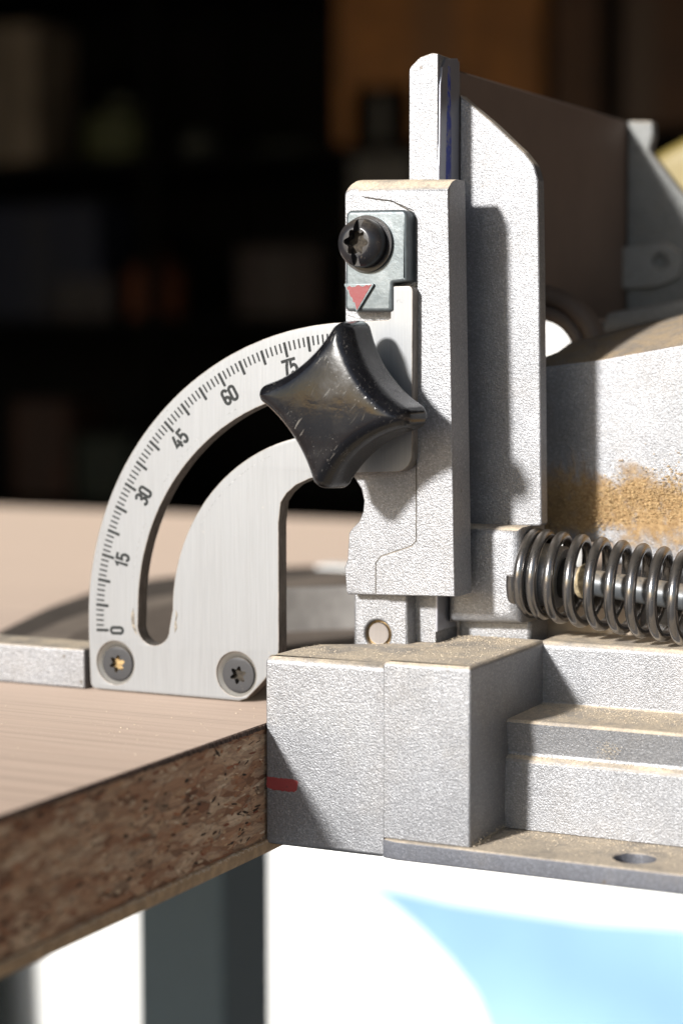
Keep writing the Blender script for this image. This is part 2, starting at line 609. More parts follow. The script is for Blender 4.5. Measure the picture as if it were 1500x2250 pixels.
def thing(name, label, cat, loc, group=None, kind=None):
    o = bpy.data.objects.new(name, None)
    COL.objects.link(o)
    o.empty_display_size = 0.01
    o.location = Vector(loc) * S
    o['label'] = label
    o['category'] = cat
    if group:
        o['group'] = group
    if kind:
        o['kind'] = kind
    return o


def origin_of(o):
    v = Vector((0, 0, 0))
    while o is not None:
        v = v + Vector(o.location)
        o = o.parent
    return v / S


def obj(name, bm, mats, parent=None, loc=None, smooth=35, label=None, cat=None, kind=None, group=None):
    """link a mesh drawn in scene millimetres as ONE object"""
    mats = mats if isinstance(mats, (list, tuple)) else [mats]
    base = origin_of(parent)
    if loc is not None:
        base = Vector(loc)
    bmesh.ops.remove_doubles(bm, verts=bm.verts, dist=1e-5)
    bmesh.ops.recalc_face_normals(bm, faces=bm.faces)
    for v in bm.verts:
        v.co = (v.co - base) * S
    me = bpy.data.meshes.new(name)
    bm.to_mesh(me)
    bm.free()
    for m in mats:
        me.materials.append(m)
    if smooth:
        me.shade_smooth()
        me.set_sharp_from_angle(angle=R(smooth))
    o = bpy.data.objects.new(name, me)
    COL.objects.link(o)
    if smooth:
        wm = o.modifiers.new('weighted', 'WEIGHTED_NORMAL')
        wm.keep_sharp = True
        wm.weight = 90
    if parent is not None:
        o.parent = parent
        if loc is not None:
            o.location = (base - origin_of(parent)) * S
    else:
        o.location = base * S
    for k, v in (('label', label), ('category', cat), ('kind', kind), ('group', group)):
        if v:
            o[k] = v
    return o


def NB():
    return bmesh.new()


# ------------------------------------------------------------------ the setting: garage shell open towards the sun
FLOOR = -900
bm = NB()
prism(bm, [[(-60000, -60000), (60000, -60000), (60000, 60000), (-60000, 60000)]], [(0, FLOOR), (0, FLOOR - 50)], axis='z')
obj('floor', bm, simple('grey_concrete', (0.15, 0.15, 0.155), 0.8, scale=6), kind='structure', smooth=None, loc=(0, 0, FLOOR))
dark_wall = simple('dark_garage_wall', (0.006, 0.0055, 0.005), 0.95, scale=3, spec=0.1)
bounce_wall = simple('tan_bounce_wall', (0.58, 0.48, 0.40), 0.9, scale=5)  # unseen right wall made pale so it bounces warm sun onto shaded sides
for nm, (x0, x1, y0, y1, z0, z1) in (('wall', (-3700, 1900, 3900, 4000, FLOOR, 1500)), ('wall', (-3800, -3700, -1100, 4000, FLOOR, 1500)),
                                     ('wall', (1900, 2000, -1100, 4000, FLOOR, 1500)), ('wall', (-3700, 1900, -1200, -1100, 1300, 1500)), 
                                     ('ceiling', (-3800, 2000, -1200, 4000, 1502, 1600))):
    bm = NB()
    prism(bm, [[(x0, y0), (x1, y0), (x1, y1), (x0, y1)]], [(0, z0), (0, z1)], axis='z')
    obj(nm, bm, bounce_wall if x0 == 1900 else dark_wall, kind='structure', smooth=None, loc=((x0 + x1) / 2, (y0 + y1) / 2, z0))

# ------------------------------------------------------------------ workbench
XE, YB = -199.5, -20.8                       # edge of the board, front of the cast block
bench = thing('workbench', 'wooden workbench with a walnut top and raw particle board edge', 'workbench', (-420, 200, FLOOR))
plan = [(-700, -330), (XE, -330), (XE, 62), (260, 62), (260, 488), (-700, 492)]
bm = NB()
prism(bm, [plan], [(0.25, 0), (0, -0.25), (0, -1.1)], axis='z', mi=0, mi_side=1)
obj('table_top', bm, [M['laminate'], M['lam_edge']], bench, smooth=None)
bm = NB()
prism(bm, [[(a - (0.35 if abs(a - XE) < .1 else 0), b) for a, b in plan]], [(0, -1.1), (0, -25.6)], axis='z')
obj('board_core', bm, M['particle'], bench, smooth=None)
bm = NB()
pv = [(a + (0.5 if abs(a - XE) < .1 else 0), b) for a, b in plan]
prism(bm, [pv], [(0, -25.6), (0, -27.6), (0.4, -28.6)], axis='z')
obj('bottom_veneer', bm, M['veneer'], bench, smooth=None)
bm = NB()
for i in range(620):                          # flakes that stand out of the sawn edge
    y = rnd.uniform(-150, -21.5)
    z = rnd.uniform(-24.8, -1.8)
    L, W = rnd.uniform(0.6, 3.6), rnd.uniform(0.2, 1.0)
    if rnd.random() < 0.05:
        L, W = rnd.uniform(3, 6.5), rnd.uniform(0.4, 1.2)
    t = rnd.gauss(0, 0.25)
    k = rnd.randint(5, 8)
    out = rnd.uniform(0.02, 0.22)
    ring = []
    for j in range(k):
        a = 2 * math.pi * j / k + rnd.uniform(-.25, .25)
        r = rnd.uniform(0.75, 1.1)
        u, w = L / 2 * math.cos(a) * r, W / 2 * math.sin(a) * r
        ring.append((y + u * math.cos(t) - w * math.sin(t), z + u * math.sin(t) + w * math.cos(t)))
    cx, cz = sum(p[0] for p in ring) / k, sum(p[1] for p in ring) / k
    loft(bm, [[(XE - 0.6, p[0], p[1]) for p in ring], [(XE - 0.35 + out, cx + (p[0] - cx) * .85, cz + (p[1] - cz) * .8) for p in ring]], cap0=False)
o = obj('wood_chip', bm, M['chip'], bench, smooth=None, kind='stuff')
bm = NB()
y = -150.0
while y < -21:                                # frayed paper fibres along the lower edge
    y += rnd.uniform(0.12, 0.5)
    z = -25.7 + rnd.uniform(-.15, .15)
    tube(bm, [(XE - .2, y, z), (XE + rnd.uniform(.15, .7), y + rnd.uniform(-.5, .5), z + rnd.uniform(-.25, .2)),
              (XE + rnd.uniform(.3, .9), y + rnd.uniform(-.9, .9), z - rnd.uniform(-.1, .5))], rnd.uniform(.04, .12), 4)
obj('paper_fray', bm, M['fray'], bench, smooth=None, kind='stuff')
bm = NB()
y = -330.0
while y < -21:                                # chipped lip of the laminate
    d = rnd.uniform(0.25, 0.9)
    w = rnd.uniform(0.02, 0.28)
    prism(bm, [[(XE - .5, y), (XE + w, y + rnd.uniform(0, .1)), (XE + w * rnd.uniform(.4, 1), y + d * .9), (XE - .5, y + d)]], [(0, -0.15), (0, -1.0 - rnd.uniform(0, .3))], axis='z')
    y += d * rnd.uniform(0.9, 1.3)
obj('laminate_lip', bm, M['lam_edge'], bench, smooth=None, kind='stuff')
lx = float(P(299, 2100, Y=345)[0])
for (px, py) in ((lx, 345), (lx, -300), (200, 345)):
    bm = NB()
    prism(bm, [fillet([(px, py), (px + 45.5, py), (px + 45.5, py + 45.5), (px, py + 45.5)], 2.5, 4)], [(0, -28.6), (0, FLOOR)], axis='z')
    if py > 0:
        obj('leg', bm, M['steel_leg'], bench)
    else:
        bm.free()

# ------------------------------------------------------------------ angle scale plate (front at Y = 0)
CX, CZ = -188.5, 17.2
AC = lambda a: R(180 - a)
T = 4.0


def arc(cx, cz, r, a0, a1, n):
    return [(cx + r * math.cos(AC(a0 + (a1 - a0) * i / n)), cz + r * math.sin(AC(a0 + (a1 - a0) * i / n))) for i in range(n + 1)]


scale = thing('angle_scale_plate', 'brushed aluminium quarter circle scale plate marked 0 to 75 degrees', 'scale plate', (-222, 2, 0.3))
zb = 0.35
xl = CX - 70.1
outline = []
outline += fillet([(xl, 14.0), (xl + 0.5, zb), (-221, zb)], [0, 1.6, 0], 5)[:-1]
zr = XZ([(612, 1130)], 0)[0][0]
outline += [(-217.5, zb), (-215.5, zb + 0.7), (-212.5, zb + 3.6), (-207.8, 9.0), (zr, 13.0)]
ctop = XZ([(612, 1120)], 0)[0][1]
outline += [(zr, ctop - 3)]
# inner cut-out corner sweeping up to the right
cc = XZ([(612, 1128), (617, 1104), (630, 1084), (650, 1066), (680, 1052), (720, 1043), (775, 1041), (830, 1039)], 0)
outline += cc[1:]
br = XZ([(905, 1037), (905, 760), (891, 628), (862, 628), (857, 702)], 0)
rb = fillet([cc[-1], br[0], (br[0][0], br[1][1])], [0, 4.2, 0], 8)
outline += rb[1:-1]
xr = br[0][0]
tabt, tabl = br[2][1], br[4][0]
outline += fillet([(xr, tabt - 12), (xr, tabt), (tabl, tabt), (tabl, br[4][1])], [0, 1.1, 1.1, 0], 4)[1:-1]
outline += [(tabl, br[4][1] + .3), (tabl - .4, br[4][1] - 0.05)]
outline += [p for p in reversed(arc(CX, CZ, 70.1, 2, 88, 90))]
S0, S1 = (-192.8, 20.3, 51.75), (-193.3, 20.6, 41.9)
slot = arc(*S0, 0, 84, 60)
zs = XZ([(335, 1418)], 0)[0][1]
xo, xi = XZ([(303, 1390)], 0)[0][0], XZ([(372, 1390)], 0)[0][0]
mid, hw = (xo + xi) / 2, (xi - xo) / 2
bot = [(mid + hw * math.cos(R(180 + 180 * i / 12)), zs + hw + hw * math.sin(R(180 + 180 * i / 12))) for i in range(13)]
inn = arc(*S1, 0, 84, 50)
slot_loop = bot + [p for p in inn if p[1] > zs + hw + 2] + [p for p in reversed(slot) if p[1] > zs + hw + 2]
scr = [XZ([(256, 1456)], 0.4)[0], XZ([(521, 1481)], 0.4)[0]]
RS = 4.75
bm = NB()
prism(bm, [outline, slot_loop] + [circle(c[0], c[1], RS + 0.45, 40) for c in scr], bev(0, T, 0.22, 2), mi=0, mi_side=1)
plate = obj('plate', bm, [M['brushed'], M['sawn']], scale, smooth=30)
# burrs: bright worn rim along the edges comes from the rounded level; countersinks
for i, c in enumerate(scr):
    bm = NB()
    lathe(bm, [(RS + 0.5, 0.25), (RS - 0.25, 0.95), (RS - 0.9, 1.6)], (c[0], 0, c[1]), n=48, cap0=False, cap1=False)
    obj('countersink', bm, M['machined_light'], scale, smooth=60)
    c = (c[0] + .28, c[1] - .25)
    star = [(c[0] + (1.75 + .42 * math.cos(6 * a)) * math.cos(a + .35), c[1] + (1.75 + .42 * math.cos(6 * a)) * math.sin(a + .35))
            for a in [2 * math.pi * k / 60 for k in range(60)]]
    bm = NB()
    rr = 4.2
    prism(bm, [circle(c[0], c[1], rr, 48), star], [(0.35, 0.28), (0.1, 0.36), (0, 0.55), (0, 1.0), (1.3, 2.4)], hole_inset=False)
    sc = obj('screw', bm, M['screw'], scale, smooth=40)
    bm = NB()
    prism(bm, [circle(c[0], c[1], 2.25, 24)], [(0, 1.7), (0, 2.2)])
    obj('socket', bm, M['socket_dust'] if i == 0 else M['socket'], sc)
# tick marks: one mesh for short, one for long, copied round the arc
A = lambda th: -2.2 + 1.035 * th


def stroke_mesh(name, strokes, w, depth=0.10):
    """rounded ribbon strokes in the x/z plane, laid 0.02 mm proud of the plate"""
    bm = NB()
    for lv, s in enumerate(strokes):
        pts = [Vector((p[0], p[1])) for p in s]
        left, rightp = [], []
        for i, p in enumerate(pts):
            d0 = (pts[i] - pts[i - 1]).normalized() if i else (pts[1] - pts[0]).normalized()
            d1 = (pts[i + 1] - pts[i]).normalized() if i < len(pts) - 1 else d0
            m = (d0 + d1)
            m.normalize()
            k = 1 / max(0.6, m.dot(d0))
            nn = Vector((-m.y, m.x)) * (w / 2 * k)
            left.append(p + nn)
            rightp.append(p - nn)
        e = (pts[-1] - pts[-2]).normalized()
        b = (pts[0] - pts[1]).normalized()
        for cap, dirv, arr in ((pts[-1], e, left), (pts[0], b, rightp)):
            a0 = math.atan2(dirv.y, dirv.x)
            if arr is left:
                for j in range(1, 5):
                    a = a0 + math.pi / 2 - math.pi * j / 5
                    left.append(cap + Vector((math.cos(a), math.sin(a))) * (w / 2))
        m = len(rightp)
        left = left[:m]
        ext = w * .35
        left = [left[0] + b * ext * .6] + left + [left[-1] + e * ext * .6]
        rightp = [rightp[0] + b * ext * .6] + rightp + [rightp[-1] + e * ext * .6]
        inl = [l_.lerp(r_, .16) for l_, r_ in zip(left, rightp)]
        inr = [r_.lerp(l_, .16) for l_, r_ in zip(left, rightp)]
        left[0], left[-1], rightp[0], rightp[-1] = left[0] - b * ext * .5, left[-1] - e * ext * .5, rightp[0] - b * ext * .5, rightp[-1] - e * ext * .5
        inl[0], inr[0] = inl[0] - b * ext * .1, inr[0] - b * ext * .1
        rows = []
        for i in range(len(left)):
            yy = -0.02 - 0.02 * i / len(left) - 0.005 * lv
            rows.append([(left[i].x, depth, left[i].y), (left[i].x, yy + .01, left[i].y), (inl[i].x, yy, inl[i].y), (inr[i].x, yy, inr[i].y), (rightp[i].x, yy + .01, rightp[i].y), (rightp[i].x, depth, rightp[i].y)])
        loft(bm, rows, True, True)
    bmesh.ops.recalc_face_normals(bm, faces=bm.faces)
    for v in bm.verts:
        v.co *= S
    me = bpy.data.meshes.new(name)
    bm.to_mesh(me)
    bm.free()
    me.materials.append(M['mark'])
    return me


def place_mark(name, me, x, z, ang, parent):
    o = bpy.data.objects.new(name, me)
    COL.objects.link(o)
    o.parent = parent
    o.location = (Vector((x, 0, z)) - origin_of(parent)) * S
    o.rotation_euler = (0, ang, 0)
    return o


short = stroke_mesh('tick_mark', [[(0, 0), (0, -2.0)]], 0.42)
longm = stroke_mesh('tick_mark', [[(0, 0), (0, -3.2)]], 0.70)
for th in range(0, 90):
    a = AC(A(th))
    r = 67.75
    place_mark('tick_mark', longm if th % 5 == 0 else short, CX + r * math.cos(a), CZ + r * math.sin(a), R(90) - a, scale)


def arcp(cx, cz, rx, rz, a0, a1, n=10):
    return [(cx + rx * math.cos(R(a0 + (a1 - a0) * i / n)), cz + rz * math.sin(R(a0 + (a1 - a0) * i / n))) for i in range(n + 1)]


# narrow engraver's digits: width 2, height 4
DW, DH = 0.68, 1.62
oval = arcp(0, 1.0, DW, .62, 0, 180, 8) + arcp(0, -1.0, DW, .62, 180, 360, 8)
DIG = {
    '0': [oval + [oval[0]]],
    '1': [[(-0.55, 0.95), (0.12, DH), (0.12, -DH)]],
    '3': [arcp(-.02, .86, .68, .76, 150, -75, 10) + [(-.12, .1)], [(-.12, .1)] + arcp(-.02, -.78, .7, .84, 75, -150, 10)],
    '4': [[(0.02, DH), (-.82, -.72), (.85, -.72)], [(.38, .25), (.38, -DH)]],
    '5': [[(.66, DH), (-.58, DH), (-.62, .12)] + arcp(-.02, -.62, .7, 1.0, 110, -150, 12)],
    '6': [[(.35, DH), (-.52, .1)] + arcp(0, -.82, .68, .8, 140, -220, 16), arcp(.05, .95, .62, .67, 20, 150, 6) + [(-.66, .3), (-.68, -.8)]],
    '7': [[(-.72, DH), (.72, DH), (.28, .2), (-.02, -DH)]],
}
DIG['6'] = [arcp(.0, .95, .68, .67, 10, 180, 8) + [(-.68, -.8)] + arcp(0, -.84, .68, .78, 180, 540, 18)]
dmesh = {k: stroke_mesh('numeral_' + k, v, 0.74) for k, v in DIG.items()}
for th, txt in ((0, '0'), (15, '15'), (30, '30'), (45, '45'), (60, '60'), (75, '75')):
    a = AC(A(th))
    r = 62.1 if th else 62.1
    ux, uz = math.cos(a), math.sin(a)
    tx, tz = uz, -ux
    for j, ch in enumerate(txt):
        off = (j - (len(txt) - 1) / 2) * 2.05
        if txt == '15':
            off = (-.75, .95)[j]
        place_mark('numeral', dmesh[ch], CX + r * ux + off * tx, CZ + r * uz + off * tz, R(90) - a, scale)
for w in ([(293, 1335), (288, 1352), (290, 1375), (298, 1392), (303, 1398), (297, 1372), (296, 1350)], [(386, 1338), (391, 1350), (388, 1365), (390, 1380), (384, 1392), (383, 1372), (386, 1356)]):
    bm = NB()
    prism(bm, [XZ(w, 0)], [(0.05, -.025), (0, .02)])
    obj('wear_mark', bm, M['wear'], scale, smooth=None)
rub = []
for rr_, a0_, a1_ in ((53.6, 8, 76), (40.2, 30, 80), (69.2, 10, 60)):
    a_ = a0_
    while a_ < a1_:
        ln = rnd.uniform(1, 7)
        rub.append([(CX + (rr_ + rnd.uniform(-.12, .12)) * math.cos(AC(a_ + ln * q / 6)) - (4.4 if rr_ < 60 else 0), CZ + rr_ * math.sin(AC(a_ + ln * q / 6)) + (3.2 if rr_ < 60 else 0)) for q in range(7)])
        a_ += ln + rnd.uniform(.2, 1.5) + (9 if rnd.random() < .18 else 0)
rm0 = stroke_mesh('rub_mark', rub, 0.16, 0.05)
rm0.materials[0] = simple('rubbed_grey', (0.255, 0.26, 0.265), 0.5, metal=0.3, scale=1500, var=.4)
for v in rm0.vertices:
    v.co.y = v.co.y * .15 - .004 * S
place_mark('rub_mark', rm0, 0, 0, 0, scale)
dm = stroke_mesh('stamp', [[(-.5, .0), (-.5, .5), (.3, .5), (.3, .0)], [(.3, .0), (.75, .0)]], 0.14)
dm.materials[0] = M['brushed']
p = XZ([(876, 664)], 0)[0]
place_mark('stamp_mark', dm, p[0], p[1], 0, scale)

# ------------------------------------------------------------------ fence bracket casting (recess plane Y = 4)
def prism_top(bm, loop, levels, span=5.6):
    """slab along Y whose upper edge is rounded off more than the others: levels are (inset, y, drop of the top)"""
    loop = list(loop) if sgn_area(loop) > 0 else list(reversed(loop))
    zt = max(p[1] for p in loop)
    rings = []
    for ins, y, dz in levels:
        ring = []
        for x, z in offset(loop, ins):
            k = max(0.0, min(1.0, (z - (zt - span)) / span))
            ring.append((x, y, z - dz * k))
        rings.append(ring)
    loft(bm, rings, False, False)
    bm.verts.ensure_lookup_table()
    n = len(loop)
    for base in (0, n * (len(rings) - 1)):
        vs = [bm.verts[base + q] for q in range(n)]
        for t in tessellate_polygon([[v.co.copy() for v in vs]]):
            try:
                bm.faces.new([vs[q] for q in t])
            except ValueError:
                pass


brk = thing('fence_bracket', 'upright silver cast bracket clamped behind the scale plate and star knob', 'bracket', (-178, 8, 27))
lp = [(764, 1306), (760, 1299), (757, 1246), (763, 1229), (766, 1172), (774, 1160), (788, 1146), (797, 1124), (799, 1100), (793, 1074), (778, 1050), (760, 1036),
      (759, 1000), (757, 440)]
loop = XZ(lp, 4) + fillet(XZ([(757, 440), (757, 392), (985, 390)], 4), [0, 2.8, 0], 7)[1:-1] + XZ([(900, 390.4)], 4) + XZ([(985, 390), (1000, 1312)], 3.45)
dz_ = [(.3, 4.0, 3.2), (.12, 4.06, 2.7), (0, 4.3, 2.1), (0, 5.0, 1.3), (0, 6.0, .65), (0, 7.2, .2), (0, 8.5, 0), (0, 12.7, 0), (.12, 12.94, .15), (.3, 13, .4)]
bm = NB()
prism_top(bm, loop, dz_)
obj('casting', bm, M['silver'], brk, smooth=50)
rim = [(826, 1307), (826, 1236), (838, 1222), (904, 1200), (915, 1188), (916, 482), (907, 463), (860, 437), (820, 419), (795, 404), (786, 390.3), (985, 390), (1000, 1311)]
rl = XZ(rim, 3.45)
rl = rl if sgn_area(rl) > 0 else rl[::-1]
bm = NB()
prism_top(bm, rl, [(0.3, 3.05, 3.7), (0.14, 3.11, 3.25), (0.05, 3.3, 2.8), (-.02, 3.65, 2.3), (-.02, 4.3, 1.75), (-.02, 5.0, 1.15), (-.02, 5.7, .75), (-.02, 6.3, .6)])
obj('raised_rim', bm, M['silver'], brk, smooth=50)
# pointer block in zinc
ptr_out = XZ([(759, 462), (893, 460), (893, 618), (861, 622), (861, 684), (757, 684)], -0.8)
bm = NB()
prism(bm, [fillet(ptr_out, [1.4, 1.4, 0.4, 0.3, .6, 1.2], 5)], bev(-0.8, 4.1, 0.75, 3, back=False))
ptr = obj('pointer', bm, M['zinc'], brk, smooth=50)
tri = XZ([(754, 623), (822, 623), (783, 687)], -1.6)
bm = NB()
prism(bm, [fillet(tri, 0.25, 3)], bev(-1.6, -0.7, 0.12, 2, back=False))
obj('pointer_triangle', bm, M['zinc'], ptr)
tri2 = XZ([(759, 628), (817, 624), (783, 683)], -1.65)
bm = NB()
base_t = [Vector(p) for p in tri2]
rag = []
for i in range(3):
    a, b = base_t[i], base_t[(i + 1) % 3]
    for k in range(14):
        q = a.lerp(b, k / 14)
        d = Vector((-(b - a).y, (b - a).x)).normalized()
        amt = rnd.uniform(0, .28) * (1.6 if i != 1 else .3)
        rag.append(tuple(q - d * amt))
prism(bm, [rag], [(0.03, -1.66), (0, -1.58)])
obj('red_paint', bm, M['red'], ptr, smooth=None)
# pan head screw with a star recess crossed by a slot
fc = XZ([(781, 532)], -6.4)[0]
ang = R(4)
bm = NB()
lathe(bm, [(3.0, -6.4), (3.25, -6.36), (3.9, -6.0), (4.6, -5.4), (5.05, -4.7), (5.3, -3.9), (5.35, -3.0), (5.35, -2.4), (4.9, -1.6)], (fc[0], 0, fc[1]), n=64)
pan = obj('pan_screw', bm, M['panscrew'], brk, smooth=0)
star6 = []
for k in range(72):
    a = 2 * math.pi * k / 72
    r = 2.5 + .45 * math.cos(6 * a + .5)
    star6.append((fc[0] + r * math.cos(a), fc[1] + r * math.sin(a)))
sa, ca = math.sin(R(-5)), math.cos(R(-5))
slot_p = [(fc[0] + x * ca - z * sa, fc[1] + x * sa + z * ca) for x, z in ((-.85, -5.05), (.85, -5.05), (.85, 5.05), (-.85, 5.05))]
cut = []
for lp_, dpt in ((star6, -3.4), (fillet(slot_p, .3, 3), -4.5)):
    bm = NB()
    prism(bm, [lp_], [(0, -7.5), (0, dpt)])
    cut.append(obj('cutter', bm, M['panscrew'], brk, smooth=0))
for c in cut:
    b_ = pan.modifiers.new('cut', 'BOOLEAN')
    b_.operation, b_.object, b_.solver = 'DIFFERENCE', c, 'EXACT'
bpy.context.view_layer.update()
dg = bpy.context.evaluated_depsgraph_get()
me2 = bpy.data.meshes.new_from_object(pan.evaluated_get(dg))
pan.modifiers.clear()
pan.data = me2
me2.shade_smooth()
me2.set_sharp_from_angle(angle=R(38))
for c in cut:
    bpy.data.objects.remove(c)
bm = NB()
prism(bm, [circle(fc[0], fc[1], 2.9, 32)], [(0, -3.55), (0, -2.9)])
obj('socket', bm, M['socket'], pan)
bm = NB()
lathe(bm, [(3.05, -.06), (2.82, -.10), (2.6, -.06)], (fc[0], -7.0, fc[1]), n=40, cap0=False, cap1=False)
bm.free()
bm = NB()
lathe(bm, [(4.2, -1.7), (6.2, -1.7), (6.2, -0.75), (4.2, -.75)], (fc[0] + .2, 0, fc[1] - .1), n=48, cap0=True, cap1=True)
obj('washer', bm, M['panscrew'], pan, smooth=40)

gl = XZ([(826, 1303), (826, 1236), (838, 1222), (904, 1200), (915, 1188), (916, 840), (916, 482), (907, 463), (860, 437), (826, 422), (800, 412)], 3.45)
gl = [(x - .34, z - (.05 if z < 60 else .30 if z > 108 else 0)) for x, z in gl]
gm = stroke_mesh('step_shade', [gl], 0.30, 0.06)  # dark strip: shade along the rim step put into colour
gm.materials[0] = simple('step_shade_brown', (0.085, 0.075, 0.062), 0.85, scale=900, var=.5, bump=.4)
go_ = place_mark('step_shade', gm, 0, 0, 0, brk)
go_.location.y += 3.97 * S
# ------------------------------------------------------------------ star knob
KF = -20.0
kc = XZ([(731, 891)], -17)[0]
knob = thing('star_knob', 'glossy black plastic four armed star knob with scratched face', 'knob', (kc[0], -4, kc[1]))


def star_loop(rot, tipc=15.5, tipr=2.85, cv=38.0, rv=23.9, n=14):
    pts = []
    d = math.sqrt(cv * cv + tipc * tipc - 2 * cv * tipc * math.cos(R(45)))
    rv = d - tipr
    for k in range(4):
        a = rot + k * math.pi / 2
        tc = Vector((tipc * math.cos(a), tipc * math.sin(a)))
        vc = Vector((cv * math.cos(a + math.pi / 4), cv * math.sin(a + math.pi / 4)))
        vp = Vector((cv * math.cos(a - math.pi / 4), cv * math.sin(a - math.pi / 4)))
        d1, d0 = (vc - tc).normalized(), (vp - tc).normalized()
        a0, a1 = math.atan2(d0.y, d0.x), math.atan2(d1.y, d1.x)
        da = (a1 - a0) % (2 * math.pi)
        for j in range(n):
            t = a0 + da * j / (n - 1)
            pts.append((tc.x + tipr * math.cos(t), tc.y + tipr * math.sin(t)))
        na = a + math.pi / 2
        nt = Vector((tipc * math.cos(na), tipc * math.sin(na)))
        b0 = math.atan2(*reversed((tc - vc).normalized()))
        b1 = math.atan2(*reversed((nt - vc).normalized()))
        db = (b1 - b0 + math.pi) % (2 * math.pi) - math.pi
        for j in range(1, 24):
            t = b0 + db * j / 24
            pts.append((vc.x + rv * math.cos(t), vc.y + rv * math.sin(t)))
    return pts


sl0 = star_loop(R(-8.5))
if sgn_area(sl0) < 0:
    sl0 = sl0[::-1]
rings = []
for ins, y in [(1.2, -8.0), (0.35, -8.2), (0, -8.6), (0.0, -9.2), (0.15, -12), (0.35, -15.5), (0.55, -16.6), (0.95, -17.8), (1.5, -18.7), (2.15, -19.35), (2.65, -19.65)]:
    wd = max(0.0, min(1.0, (-y - 12) / 6.0))
    rings.append([(kc[0] + p[0], y - wd * 1.7 * (1 - (p[0] ** 2 + p[1] ** 2) / 330), kc[1] + p[1]) for p in offset(sl0, ins)])
last = offset(sl0, 2.65)
for s, y in [(0.95, -19.78), (0.88, -19.85), (0.75, -19.9), (0.6, -19.9), (0.45, -19.9), (0.3, -19.9), (0.15, -19.9)]:
    rings.append([(kc[0] + p[0] * s, y - 1.7 * (1 - (p[0] ** 2 + p[1] ** 2) * s * s / 330), kc[1] + p[1] * s) for p in last])
bm = NB()
loft(bm, rings)
obj('grip', bm, M['knob'], knob, smooth=70)
bm = NB()
prism(bm, [sl0], [(0.25, -7.4), (-0.12, -7.6), (-0.12, -8.3), (0.3, -8.6)])
obj('rim_seam', bm, M['knob_edge'], knob)
bm = NB()
lathe(bm, [(7.2, -7.5), (7.0, -1.2), (8.3, -1.1), (8.3, -0.02)], (kc[0], 0, kc[1]), n=40)
obj('stem', bm, M['panscrew'], knob)

# ------------------------------------------------------------------ mitre fence running back from the bracket
fence = thing('mitre_fence', 'tall silver fence with machined end face and ribbed back', 'fence', (-172, 60, 15))
post_l, post_m = XZ([(898, 300)], 12.5)[0][0], -173.6
ztop = 146.8
bm = NB()
pp = [(post_l, 15), (post_m, 15), (post_m, ztop - .3), (post_m - 1.4, ztop), (post_l + 2.5, ztop - .8), (post_l, ztop - 3)]
pp = fillet(pp, [.4, 0, .2, 1.2, 2.0, 1.6], 4)
prism(bm, [pp], [(0.12, 12.6), (0, 12.75), (0, 25.0)])
obj('post', bm, M['silver'], fence, smooth=40)
# machined face on the +X side with its blue marker line
bm = NB()
mf = [(12.63, 17.6), (24.2, 17.6), (24.2, ztop - 1.5), (23.0, ztop + .1), (16.0, ztop - .9), (14.2, ztop - 3.0), (13.2, ztop - 7), (13.0, ztop - 20), (12.63, 122)]
prism(bm, [mf], [(0, post_m - 1), (0, post_m + .25), (0.15, post_m + .4)], axis='x')
obj('machined_face', bm, M['machined'], fence, smooth=None)
bm = NB()
bl = [(16.2, 116), (19.2, 116), (19.4, 130), (18.9, 138), (18.6, 144.5), (17.3, 144.5), (17.1, 138), (16.6, 130)]
prism(bm, [bl], [(0, post_m + .3), (0, post_m + .43)], axis='x')
obj('marker_line', bm, M['blue_ink'], fence, smooth=None)
bm = NB()
prism(bm, [[(25.2, 90), (175, 90), (175, 147.8), (153, 146.8), (25.2, 144.6)]], [(0.3, post_m - 5), (0, post_m - 4.7), (0, post_m - .6), (0.5, post_m)], axis='x')
obj('face_plate', bm, M['fence_brown'], fence, smooth=None)
g = XZ([(1003, 209), (1085, 272), (1150, 334), (1172, 362), (1181, 395), (1184, 600), (1189, 1156), (1003, 1158)], 24.0)
g[0] = (post_m + .5, g[0][1])
g[-1] = (post_m + .5, g[-1][1])
bm = NB()
prism(bm, [fillet(g, [0, 6, 5, 3, 3, 0, .8, 0], 5)], bev(24.0, 28.2, 0.5, 3))
gus = obj('gusset', bm, M['silver'], fence, smooth=45)
# far gusset of the same casting
g2 = XZ([(1340, 268), (1388, 265), (1432, 266), (1434, 300), (1424, 330), (1500, 428), (1640, 560), (1640, 700), (1340, 700)], 148)
g2[0] = (post_m + .3, g2[0][1])
g2[-1] = (post_m + .3, g2[-1][1])
hole2 = XZ([(1450, 575)], 147)[0]
bm = NB()
prism(bm, [fillet(g2, [0, 0, 1, 1, 2, 6, 0, 0, 0], 4)], bev(148, 153, .8, 2))
obj('gusset', bm, M['shade_cast'], fence, smooth=45)
bm = NB()
hl = XZ([(1345, 545), (1460, 530), (1498, 560), (1490, 610), (1440, 632), (1345, 636)], 146)
prism(bm, [fillet(hl, [0, 4, 3, 3, 3, 0], 5), circle(hole2[0], hole2[1], 2.2, 20)], bev(146, 148.5, .5, 2))
obj('gusset_lug', bm, M['grey_cast'], fence, smooth=45)
fl = XZ([(1318, 735), (1330, 688), (1420, 672), (1600, 640), (1600, 690), (1420, 712)], 112)
bm = NB()
prism(bm, [fillet(fl, [1, 2, 1, 0, 0, 0], 4)], bev(112, 150, 1.0, 2))
obj('flange', bm, M['grey_cast'], fence, smooth=45)
